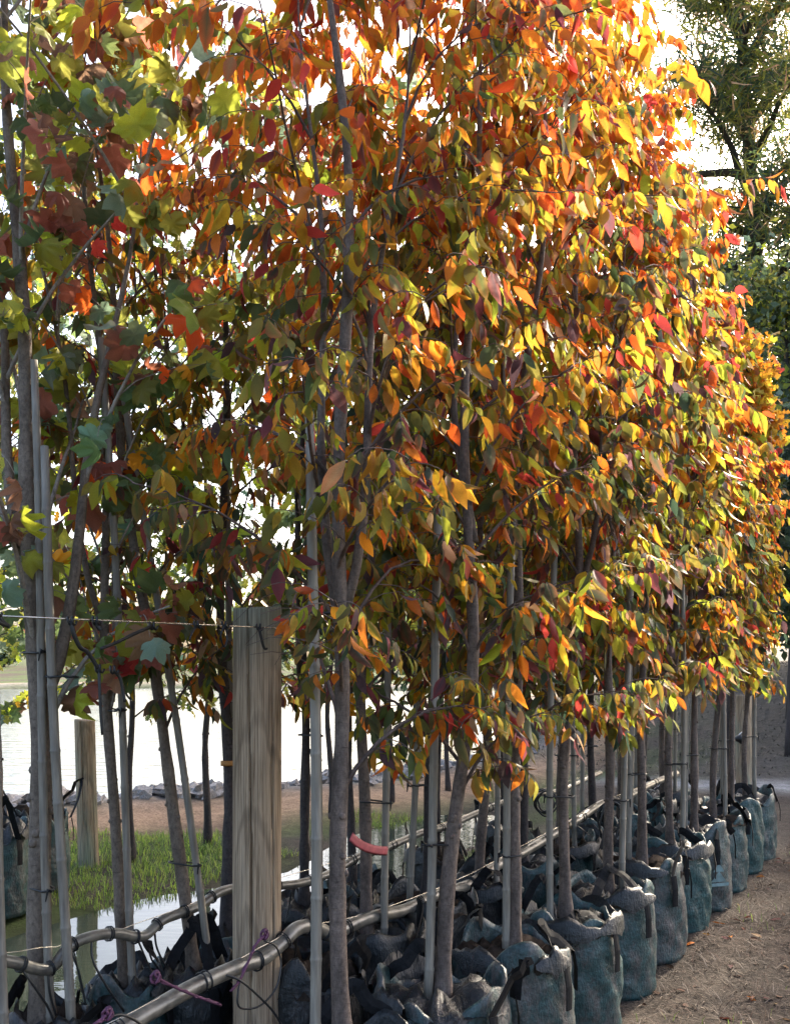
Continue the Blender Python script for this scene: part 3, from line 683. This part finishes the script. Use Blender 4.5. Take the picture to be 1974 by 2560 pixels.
# ---------------------------------------------------------------- front and second rows
def tz(base, lean):
    return lambda z: np.array([base[0] + lean[0] * z, base[1] + lean[1] * z, z])
bagmats = ['bag_black', 'bag_dusty', 'bag_dusty', 'bag_teal', 'bag_teal', 'bag_dusty', 'bag_green', 'bag_dusty', 'bag_teal', 'bag_green', 'bag_teal', 'bag_green', 'bag_dusty']
Zf = [2.77 + .517 * i for i in range(11)]
fl = [(-.012, .0), (.05, 0), (.03, 0), (.012, .0), (.02, 0), (-.01, 0), (0, 0), (.01, 0), (0, 0), (0, 0), (0, 0)]
for i, Z in enumerate(Zf):
    b0 = row(DF, Z); g0 = gnd(b0); b0[2] = g0
    nm = f'{ORD[i]} in the front row from the timber post'
    bag(b0, .25, .5, M[bagmats[i]], f'{dict(bag_black="blackish", bag_dusty="dusty grey", bag_teal="teal", bag_green="clean green")[bagmats[i]]} planter bag with handles, {nm}', 'planter bags of the front row', 100 + i, emblem=(i == 7))
    tb = b0 + np.array([0, 0, .44])
    Hh = [4.4, 4.3, 4.4, 4.5, 4.6, 4.6, 4.5, 4.2, 3.9, 3.6, 3.4][i] - .44
    Rc = [.64, .60, .57, .54, .48, .42, .35, .28, .22, .18, .15][i]
    grow('autumn_tree', f'slender tree with drooping autumn leaves, {nm}', 'tree', GF, tb, Hh, [.80, .64, .74, .82, .86, .9, .9, .92, .94, .95, .95][i], Rc, .0305 - .0007 * i, 34, 11 if i < 3 else 9, [.0165, .018, .019, .02, .021, .022, .022, .022, .023, .023, .023][i], [.065, .069, .074, .08, .084, .087, .088, .088, .085, .082, .08][i],
         'ellipse', autumn, M['leaf'], M['bark'] if i % 3 else M['bark'], M['twig'], 200 + i, lean=fl[i],
         forks=[(1.22, 2.6, .14, 3.3), (1.34, .4, .22, 3.2)] if i == 0 else [(1.5 + .1 * (i % 3), i * 1.9, .2, 3.1)], warm=[.10, .04, -.06, -.15, -.19, -.15, -.04, .04, .0, -.05, .05][i], lat_len=1 if i < 7 else .8,
         keep=(lambda p: ~((p[:, 0] < -.13) & (p[:, 0] > -.42) & (p[:, 2] < 1.40))) if i == 0 else None)
    off = np.array([-.085 if i == 0 else -.075 + .02 * (i % 3), -.02, 0]) if i < 4 else np.array([.07 * (-1) ** i, -.02, 0])
    stake(tb + off, 1.9 if i == 0 else 1.8, .0165, f'bamboo stake of the tree {nm}', 'bamboo stakes of the front row', lean=[(-.004, 0), (.03, 0), (.022, 0), (.01, 0)][i] if i < 4 else fl[i], seed=i, tie_z=[[1.33], [.55], [.42], [.6], [.5]][i] if i < 5 else [.55], tie_to=tz(tb, fl[i]))
Ze = [4.0, 4.43, 4.93, 5.42, 5.93, 6.45, 6.97, 7.5, 8.0]
el = [(.0, 0), (.035, 0), (.01, 0), (.02, 0), (0, 0), (.01, 0), (0, 0), (0, 0), (0, 0)]
for i, Z in enumerate(Ze):
    b0 = row(DE, Z); b0[2] = gnd(b0); nm = f'{ORD[i]} in the second row from the timber post'
    bag(b0, .245, .5, M['bag_black' if i < 3 else bagmats[(i * 5) % 12]], f'planter bag with black straps, {nm}', 'planter bags of the second row', 140 + i)
    tb = b0 + np.array([0, 0, .44])
    grow('autumn_tree', f'straight young autumn tree, {nm}', 'tree', GE, tb, [3.9, 3.8, 3.9, 3.7, 3.8, 3.7, 3.5, 3.4, 3.3][i], .9, .50 - .03 * i, .028, 24, 8, .024, .076, 'ellipse', autumn, M['leaf'],
         M['bark_dark'] if i % 2 else M['bark'], M['twig'], 240 + i, lean=el[i], warm=[.05, -.05, -.08, -.08, -.08, -.05, .0, .0, .0][i])
    stake(tb + np.array([-.07 if i % 2 else .08, -.03, 0]), 1.95, .016, f'grey bamboo stake by the tree {nm}', 'bamboo stakes of the second row', lean=el[i], seed=30 + i, tie_z=[.6, 1.2], tie_to=tz(tb, el[i]))
# a loose bag without a tree between the post and the second row
bb = row(DE + .03, 3.66); bb[2] = gnd(bb)
bag(bb, .235, .47, M['bag_black'], 'slumped black planter bag right behind the near timber post', None, 171, messy=1.3)
# pink tape on the second tree, with a second scrap at the foot of the third
def tape(pts, D, label, wd):
    P = np.array([pt(x, y, D - .004 * i) for i, (x, y) in enumerate(pts)]); base = P[0]; root = empty('marking_tape', base, label, 'tape')
    MB().tube(spline(P - base, 5), wd, 6, flat=(1, .06), up=(0, 0, 1)).build('ribbon', M['tape'], root)
tape([(877, 2092), (895, 2108), (920, 2121), (948, 2127), (968, 2128)], 1.88, 'pink marking tape stretched round a trunk beside the first bamboo stake', .017)
tape([(1130, 2462), (1165, 2472), (1185, 2455), (1187, 2440)], DF + .18, 'faded pink scrap of tape lying on a black bag', .03)

# ---------------------------------------------------------------- third row: maples behind the dark pipe
GM = [(108, 3.27, .044, (-.03, 0), 'thick pale maple at the near end of the row, with a cane strapped to it', 4.6, .75),
      (315, 3.66, .024, (-.05, 0), 'slim straight maple standing between two bamboo canes above the ditch', 4.3, .65),
      (488, 3.80, .028, (-.155, 0), 'tree with drooping leaves leaning toward the thick maple, its cane tied low', 4.2, .62),
      (566, 4.22, .030, (.0, 0), 'dark trunked tree with an orange tag right behind the near timber post', 4.4, .6),
      (760, 4.75, .026, (.0, 0), 'dark straight maple seen past the post beside a thin cane', 4.3, .6),
      (880, 5.35, .026, (.0, 0), 'dark maple behind the pink tape', 4.2, .55),
      (1090, 6.1, .026, (.0, 0), 'maple deep in the third row behind the leaning cane', 4.2, .5),
      (1255, 7.0, .026, (.0, 0), 'maple farther along the third row behind black tubing coils', 4.2, .5)]
GB = ['small planter bag under the thick pale maple', 'small planter bag under the slim straight maple', 'small black planter bag under the leaning tree',
      'small planter bag under the dark tree with the orange tag', 'planter bag under the dark maple beside a thin cane', 'planter bag under the dark maple behind the pink tape',
      'planter bag of the maple deep in the third row', 'planter bag of the maple behind the tubing coils']
for i, (x, Z, r, ln, lab, H, Rc) in enumerate(GM):
    b0 = np.array([(x - CX) / FOC * Z, Z, 0]); b0[2] = gnd(b0)
    dk = i >= 3
    bag(b0, .175 if i < 4 else .2, .40, M['bag_black' if i % 2 == 0 else 'bag_teal'], GB[i], 'planter bags of the third row', 300 + i, messy=1.2)
    tb = b0 + np.array([0, 0, .34])
    if i in (2, 3):
        grow('autumn_tree', lab, 'tree', GG, tb, H - .34, .95, .55, r, 30, 9, .019, .072, 'ellipse', autumn, M['leaf'], M['bark_dark'] if dk else M['bark_maple'], M['twig'], 320 + i,
             lean=(ln[0] * .8, ln[1]), wob=.02, warm=-.22, forks=[(1.3, .5 + i, .3, 3.2)])
    else: grow('maple_tree', lab, 'tree', GG, tb, H - .34, .95, Rc, r, 22, 5, .045, .092 if i < 3 else .085, 'maple', maple_col, M['maple_leaf'], M['bark_dark'] if dk else M['bark_maple'], M['twig_pale'], 320 + i,
         lean=ln, droop=.75, elev=66, wob=.02, lat_len=1.35, twl=(.16, .34), forks=[(1.15, .5 + i, .35, 3.2), (1.45, 2.6 + i, .3, 3.4)])
    if i < 5:
        sgn = [.05, .05, .085, -.0, .075][i]
        stake(tb + np.array([sgn, -.05 if i != 3 else .07, 0]), 2.3 + .2 * (i % 2), .015, ['bamboo cane strapped against the thick pale maple', 'bamboo cane beside the slim straight maple', 'bamboo cane leaning with the tilted tree', 'bamboo cane behind the dark tagged tree', 'thin bamboo cane beside the dark straight maple past the post'][i], None,
              lean=ln if i != 2 else (-.15, 0), seed=60 + i, tie_z=[[.52, 1.32], [1.1], [.48], [1.1], [.9]][i], tie_to=tz(tb, ln))
stake(pt(182, 2560, Z=3.2) * [1, 1, 0] + [0, 0, .2], 2.15, .017, 'lone bamboo cane with a black strap between the thick maple and the pond', None, lean=(-.045, 0), seed=71, tie_z=[1.38], tie_to=None)
stake(pt(25, 2560, Z=3.0) * [1, 1, 0] + [0, 0, .0], 1.55, .018, 'bamboo cane at the near end of the sagging dark pipe', None, lean=(-.03, 0), seed=72)
o = empty('plant_tag', pt(562, 1912, Z=4.15), 'small orange tag strapped round the dark trunk behind the post', 'tag')
MB().tube(np.array([[.032 * math.cos(a), .07 + .032 * math.sin(a), .0] for a in np.linspace(-2.6, -.5, 9)]), .012, 6, flat=(1, .12), up=(0, 0, 1)).build('strap_band', M['orange_tag'], o)

# ---------------------------------------------------------------- row beside the ditch (oaks) and their bags
OK = [(-190, 5.6, .03), (-8, 6.15, .03), (95, 6.75, .026), (330, 7.7, .03), (520, 8.3, .032), (690, 9.0, .03), (830, 9.8, .032), (980, 10.6, .03), (1120, 11.4, .03), (1260, 12.4, .03)]
for i, (x, Z, r) in enumerate(OK):
    b0 = np.array([(x - CX) / FOC * Z, Z, 0]); b0[2] = gnd(b0); nm = f'{ORD[i]} along the ditch from its near end'
    if i < 3:
        bag(b0, .22, .52, M[['bag_green', 'bag_teal', 'bag_teal'][i]], f'tall green planter bag with flopped black straps beside the ditch, {ORD[i]} from its near end', 'planter bags beside the ditch', 400 + i, messy=1.6)
    tb = b0 + np.array([0, 0, .42 if i < 3 else 0])
    grow('oak_tree', f'leafy green oak beyond the ditch, {nm}', 'tree', GH, tb, 5.0 - (.42 if i < 3 else 0) - .12 * (i % 3), [.8, .75, .8, 1.1, 1.05, 1.1, 1.15, 1.3, 1.4, 1.4][i], 1.0, r, 27, 7, .036, .09, 'oak', oak_col, M['oak_leaf'], M['bark_dark'], M['twig'], 420 + i,
         lean=(-.008, 0), droop=.7, elev=50, lat_len=1.1, twl=(.2, .42))

finish_leaves()

# ---------------------------------------------------------------- more posts
def far_post(x, ytop, ybase, wpx, Z, label, seed, lean=(0, 0)):
    b0 = np.array([(x - CX) / FOC * Z, Z, 0]); b0[2] = gnd(b0)
    top = CAMH - (ytop - HY) / FOC * Z
    return post(b0, top - b0[2], wpx / FOC * Z / 2, M['post_green'], label, seed, lean=lean)
far_post(222, 1800, 2160, 50, 7.6, 'short green treated post standing by the grass at the pond', 21, lean=(-.03, 0))
far_post(1575, 1738, 2010, 37, 10.2, 'green treated post between the trunks at the far end of the rows', 22)
far_post(1858, 1738, 2005, 38, 10.8, 'green treated post with a wire knob against the dry slope', 23)
kb = pt(1852, 1848, Z=10.66); o = empty('wire_insulator', kb, 'pale wire knob fixed to the green post by the slope', 'insulator')
MB().tube([[-.07, 0, 0], [-.03, 0, .005], [.0, 0, 0], [.02, 0, 0]], [.02, .045, .06, .03], 9).build('knob', M['rubber'], o)
MB().tube([[-.06, 0, .01], [-.02, 0, .05], [.05, 0, .11]], .007, 5).build('wire_end', M['wire'], o)

# coils of dripper tube hung on the sunlit pipe
def coil(x, y, Z, label, n, rx, rz, seed):
    rng = np.random.default_rng(seed); base = pt(x, y, Z=Z); root = empty('tube_coil', base, label, 'tube coil')
    for k in range(n):
        a = np.linspace(0, 6.283, 26); s = rng.uniform(.75, 1.1)
        P = np.column_stack([rx * s * np.sin(a) + rng.uniform(-.02, .02) + .01 * np.sin(3 * a + k), rng.uniform(-.03, .03) + .02 * np.cos(a + k), -rz * s + rz * s * np.cos(a)])
        MB().tube(P, .0065, 6, cap=False).build('loop', M['tube'], root)
coil(1530, 2005, 6.05, 'hanging coils of black dripper tube at the far post', 6, .075, .13, 1)
coil(1362, 1975, 6.4, 'tangled coil of black tube between the far trunks', 5, .07, .09, 2)

# ---------------------------------------------------------------- rocks on the pond edge
rng = np.random.default_rng(77)
rock_me = []
for k in range(6):
    V = []; F = []; n1, n2 = 6, 10
    for i in range(n1 + 1):
        for j in range(n2):
            a, e = j / n2 * 6.283, -math.pi / 2 + i / n1 * math.pi
            r = 1 + .28 * rng.standard_normal() * (0 < i < n1); r = np.clip(r, .6, 1.4)
            V.append((r * math.cos(e) * math.cos(a), r * math.cos(e) * math.sin(a) * .8, r * math.sin(e) * .6))
    F = [(i * n2 + j, i * n2 + (j + 1) % n2, (i + 1) * n2 + (j + 1) % n2, (i + 1) * n2 + j) for i in range(n1) for j in range(n2)]
    rock_me.append(MB().add(V, F).mesh('rock', M['rock'], False))
for k in range(150):
    x = -5.2 + 7.4 * rng.random(); s_ = 1.0 + rng.uniform(-.02, .035)
    u = abs((x - PC[0]) / PRX) ** 3; y = PC[1] - PRY * max(.05, s_ ** 3 - u) ** (1 / 3)
    sz = rng.uniform(.045, .15) * (1 if rng.random() < .75 else 1.5)
    o = link('rock', rock_me[k % 6]); o.location = (x, y, gnd((x, y)) + sz * .15); o.scale = (sz * 1.2, sz, sz); o.rotation_euler = (rng.uniform(-.4, .4), rng.uniform(-.4, .4), rng.random() * 6.28)
    tag(o, 'grey rock in the stony edge of the pond', 'rock', 'rocks along the pond edge')

# ---------------------------------------------------------------- grass, litter (nobody could count them)
def blades(name, xy, h, wd, cols, seed, mat, label, cat, flat=False):
    rng = np.random.default_rng(seed); n = len(xy); z = ground_z(xy[:, 0], xy[:, 1]); a = rng.random(n) * 6.283
    hh = h * rng.uniform(.4, 1.3, n); d = np.stack([np.cos(a), np.sin(a), np.zeros(n)], -1); s = np.stack([-np.sin(a), np.cos(a), np.zeros(n)], -1)
    p0 = np.column_stack([xy, z - .004]); lean = rng.uniform(.2, 1.1, n) if not flat else rng.uniform(2.2, 5, n)
    up = np.array([0, 0, 1.]) * (1 / np.sqrt(1 + lean ** 2))[:, None]; dh = d * (lean / np.sqrt(1 + lean ** 2))[:, None]
    p1 = p0 + (up * .6 + dh * .3) * hh[:, None]; p2 = p0 + (up * .85 + dh * .95) * hh[:, None]
    W = s * (wd * rng.uniform(.6, 1.3, n))[:, None]
    V = np.stack([p0 - W, p0 + W, p1 + W * .8, p1 - W * .8, p2], 1).reshape(-1, 3)
    b = np.arange(n)[:, None, None] * 5; F = (np.array([[0, 1, 2], [0, 2, 3], [3, 2, 4]])[None] + b).reshape(-1, 3)
    c = np.array(cols)[rng.integers(0, len(cols), n)] * rng.uniform(.7, 1.3, (n, 1)); c = np.repeat(c, 5, 0)
    return tag(link(name, fast_mesh(name, V, F, mat, c)), label, cat, kind='stuff')
def scatter(n, x0, x1, y0, y1, keep, seed):
    r = np.random.default_rng(seed); P = np.column_stack([r.uniform(x0, x1, n), r.uniform(y0, y1, n)]); return P[keep(P[:, 0], P[:, 1])]
STRAW = [(.10, .074, .058), (.15, .12, .094), (.07, .05, .04), (.21, .175, .145), (.06, .04, .032), (.10, .06, .046)]
GREEN = [(.13, .22, .03), (.20, .30, .035), (.09, .16, .025), (.26, .33, .05)]
P = scatter(70000, .4, 6.0, 2.4, 11.5, lambda x, y: (DT(x, y)[0] < 1.3), 1)
blades('dry_grass', P, .105, .0022, STRAW, 2, M['dry'], 'dry straw grass and clippings on the path beside the bags', 'dry grass', True)
P = scatter(9000, .8, 6.5, 3, 12.5, lambda x, y: (DT(x, y)[0] < 1.27) & (vnoise(x * 1.3, y * 1.3, 4) + .12 * (y > 5) > .56), 3)
blades('path_grass', P, .07, .002, GREEN[:3] + STRAW[:2], 4, M['grass'], 'patchy green grass growing through the litter of the path', 'grass')
P = scatter(26000, -4.2, .5, 6.4, 10.0, lambda x, y: (pond_s(x, y) > 1.07) & (DT(x, y)[0] > 4.75) & (vnoise(x * 1.2, y * 1.2, 6) + .35 * np.exp(-((y - 7.5) / .7) ** 2) > .42), 5)
blades('bank_grass', P, .085, .0032, GREEN, 6, M['grass'], 'sunlit green grass between the ditch and the pond', 'grass')
P = scatter(14000, -3.2, 1.5, 3.2, 8.2, lambda x, y: (DT(x, y)[0] > 2.9) & (DT(x, y)[0] < 3.62) & (vnoise(x * 2, y * 2, 7) > .35), 7)
blades('ditch_grass', P, .05, .0026, [(.06, .10, .02), (.09, .13, .03), (.05, .07, .02)], 8, M['grass'], 'low dull grass on the near side of the ditch', 'grass')
P = scatter(26000, 2.2, 17, 12.6, 31, lambda x, y: x > .2 * y - 1.2, 9)
blades('slope_grass', P, .15, .007, [(.13, .115, .10), (.17, .15, .13), (.10, .09, .07), (.08, .085, .05)], 10, M['dry'], 'grey dry grass covering the slope beyond the rows', 'dry grass', True)
rng = np.random.default_rng(31)
P = np.concatenate([scatter(900, .6, 6, 2.4, 10, lambda x, y: DT(x, y)[0] < 1.3, 11), scatter(500, -2.2, 1.5, 2.6, 7, lambda x, y: (DT(x, y)[0] > 1.8) & (DT(x, y)[0] < 3.9), 12)])
n = len(P); pos = np.column_stack([P, ground_z(P[:, 0], P[:, 1]) + .008]); a = rng.random(n) * 6.28
d = unit(np.column_stack([np.cos(a), np.sin(a), rng.uniform(-.25, .25, n)])); R = leaf_frames(d, rng, (0, 0, 1), 3.5)
c1 = jitter(pick(['brown', 'tan', 'brick', 'orange', 'gold', 'maroon'], np.tile([.4, .22, .14, .06, .06, .12], (n, 1)), rng), rng) * .85
o = link('leaf_litter', leaves_mesh('leaf_litter', 'ellipse', pos, R, rng.uniform(.04, .085, n), rng.integers(0, 5, n), c1, c1 * .8, M['dry']))
tag(o, 'fallen brown and orange leaves scattered on the ground', 'leaf litter', kind='stuff')

# ---------------------------------------------------------------- trees of the background
def clump_tree(name, label, cat, group, base, H, zc, rx, rz, n, size, kind, colfn, lmat, tr, seed, clumps=46, trunk='bark_dark', flat=1.0, lo=.45):
    rng = np.random.default_rng(seed); base = np.array(base, float); base[2] = gnd(base); root = empty(name, base, label, cat, group)
    zs = np.linspace(-.1, H * .9, 12); TP = np.column_stack([.12 * np.sin(zs * .5 + seed), .1 * np.sin(zs * .4 + 2 * seed), zs])
    MB().tube(TP, tr * np.linspace(1, .18, 12), 10, wob=.05, rng=rng).build('trunk', M[trunk], root)
    u = unit(rng.standard_normal((clumps, 3))); rad = rng.uniform(lo, 1, (clumps, 1)); cc = u * rad * np.array([rx, rx, rz]) + np.array([0, 0, zc])
    for k in range(clumps):
        h = np.clip(cc[k, 2] - rng.uniform(.1, .5) * rx, .25 * H, .88 * H); p = np.array([np.interp(h, zs, TP[:, q]) for q in range(3)])
        mid = (p + cc[k]) / 2 + [0, 0, .1 * rx]; MB().tube(spline([p, mid, cc[k]], 3), np.linspace(tr * .22, tr * .04, 7), 5, cap=False).build('limb', M[trunk], root)
    ci = rng.integers(0, clumps, n); pr = rng.uniform(.16, .34, clumps) * min(rx, rz)
    pos = cc[ci] + rng.standard_normal((n, 3)) * pr[ci, None] * np.array([1, 1, .75 * flat])
    d = unit(rng.standard_normal((n, 3)) + [0, 0, -.4]); cl = rng.standard_normal(clumps)[ci]
    c1, c2 = colfn(pos[:, 2], cl, rng)
    c1 = c1 * (1 + .18 * cl[:, None]).clip(.6, 1.5)
    o = link('crown', leaves_mesh('crown', kind, pos, leaf_frames(d, rng), size * rng.uniform(.6, 1.4, n), np.zeros(n, int), c1, c2, lmat), root); o['kind'] = 'stuff'
    return root
def ever_col(z, cl, rng, warm=0.):
    c1 = jitter(pick(['green', 'deep', 'sea', 'olive'], np.tile(np.array([.42, .34, .16, .08]), (len(z), 1)), rng), rng); return c1, c1
def lime_col(z, cl, rng, warm=0.):
    c1 = jitter(pick(['green', 'olive', 'lime', 'sea'], np.tile(np.array([.45, .2, .15, .2]), (len(z), 1)), rng), rng); return c1, c1
FL = M['far_leaf']
clump_tree('golden_tree', 'golden yellow tree glowing past the far end of the autumn rows', 'tree', None, (3.66, 10.2, 0), 5.4, 4.2, .30, 1.1, 2800, .10, 'lobed', gold_col, FL, .05, 501, 50)
clump_tree('evergreen_shrub', 'dark evergreen shrub tree beside the golden tree', 'tree', None, (6.0, 14.5, 0), 5.6, 3.6, 1.35, 1.9, 12000, .13, 'small', ever_col, FL, .09, 502)
clump_tree('green_tree', 'bright green leafy tree behind the golden tree', 'tree', None, (7.2, 17.5, 0), 8.6, 6.0, 1.6, 2.5, 11000, .14, 'small', lime_col, FL, .1, 503)
clump_tree('evergreen_shrub', 'low dark evergreen shrub on the dry slope', 'tree', None, (8.2, 16.0, 0), 4.2, 2.8, 1.5, 1.4, 6000, .13, 'small', ever_col, FL, .08, 504)
for k, (x, y, h, rx, f) in enumerate([(.5, 26, 9, 2.6, 1), (3.8, 25, 8.5, 2.4, 0), (8.6, 30, 9.5, 2.7, 0), (11.7, 27.5, 10.5, 3.0, 1), (14.8, 27, 16.3, 3.6, 0), (18.3, 26, 16.3, 3.8, 1), (21.8, 23.5, 15.5, 3.8, 0), (16.5, 32, 17, 4.0, 0)]):
    clump_tree('shade_tree', ['tall dull green tree standing behind the end of the rows', 'broad green tree behind the far treated posts', 'dense tree on the slope next to the pine', 'dense tree on the slope past the pine', 'tall tree higher up the slope', 'tall tree at the top of the slope', 'wide tree on the slope beside the path', 'tall tree far along the slope'][k], 'tree', None, (x, y, 0), h, h * .56, rx, h * .42, 9000 if k < 4 else 14000, .2 if k < 4 else .28, 'small', ever_col if f else lime_col, FL, .16, 510 + k, 60)
# pine with needle tufts
rng = np.random.default_rng(9); pb = np.array([9.3, 25.5, 0]); pb[2] = gnd(pb); root = empty('pine_tree', pb, 'tall dark pine with a thick trunk and drooping needle tufts', 'tree')
zs = np.linspace(-.2, 21, 20); TP = np.column_stack([.35 * np.sin(zs * .22), .2 * np.sin(zs * .3), zs]); MB().tube(TP, .34 * np.linspace(1.15, .15, 20), 14, wob=.05, rng=rng).build('trunk', M['bark_pine'], root)
tufts = []
for k in range(46):
    h = 6 + 14.6 * k / 46; p = np.array([np.interp(h, zs, TP[:, q]) for q in range(3)]); a = k * 2.4 + rng.uniform(-.3, .3); L = (4.4 - .18 * (h - 6)) * rng.uniform(.7, 1.15); e = math.radians(rng.uniform(15, 50)); P = [p]
    for j in range(6): P.append(P[-1] + L / 6 * np.array([math.cos(e) * math.cos(a), math.cos(e) * math.sin(a), math.sin(e)])); e -= math.radians(rng.uniform(-4, 12)); a += rng.uniform(-.2, .2)
    P = np.array(P); b = MB().tube(P, np.linspace(.13, .03, 7), 7, cap=False)
    for q in range(13):
        s = rng.uniform(.3, 1) * 6; i0 = min(int(s), 5); o = P[i0] + (P[i0 + 1] - P[i0]) * (s - i0); dd = unit(rng.standard_normal(3) * [1, 1, .5] + [0, 0, .2]); E = o + dd * rng.uniform(.3, .9); b.tube([o, E], [.02, .008], 4, cap=False); tufts.append(E)
    b.build('limb', M['bark_pine'], root)
tufts = np.array(tufts); n = 24000; ci = rng.integers(0, len(tufts), n); d = unit(rng.standard_normal((n, 3)) + [0, 0, -.35]); pos = tufts[ci] + rng.standard_normal((n, 3)) * .28
LT['needle'] = [(np.array([(-.05, 0, 0), (.05, 0, 0), (.03, .6, -.06), (-.03, .6, -.06), (0, 1, -.2)]), np.array([(0, 1, 2), (0, 2, 3), (3, 2, 4)]), np.array([0, 0, .5, .5, 1]))]
c1 = jitter(pick(['deep', 'olive', 'green', 'tan'], np.tile([.2, .4, .3, .1], (n, 1)), rng), rng) * 1.3
o = link('crown', leaves_mesh('crown', 'needle', pos, leaf_frames(d, rng), rng.uniform(.3, .6, n), np.zeros(n, int), c1, c1, FL), root); o['kind'] = 'stuff'
# low tree line on the far bank of the pond
rng = np.random.default_rng(15)
for k in range(12):
    x = -44 + 5.6 * k + rng.uniform(-1, 1); y = 84 + rng.uniform(-4, 7) - .2 * abs(x + 10); h = rng.uniform(2.2, 3.8)
    clump_tree('bank_tree', 'rounded dull green tree in the low line on the far bank of the pond', 'tree', 'trees on the far bank', (x, y, 0), h, h * .52, h * .42, h * .42, 1600, .45, 'small', lime_col, FL, .18, 560 + k, 18)
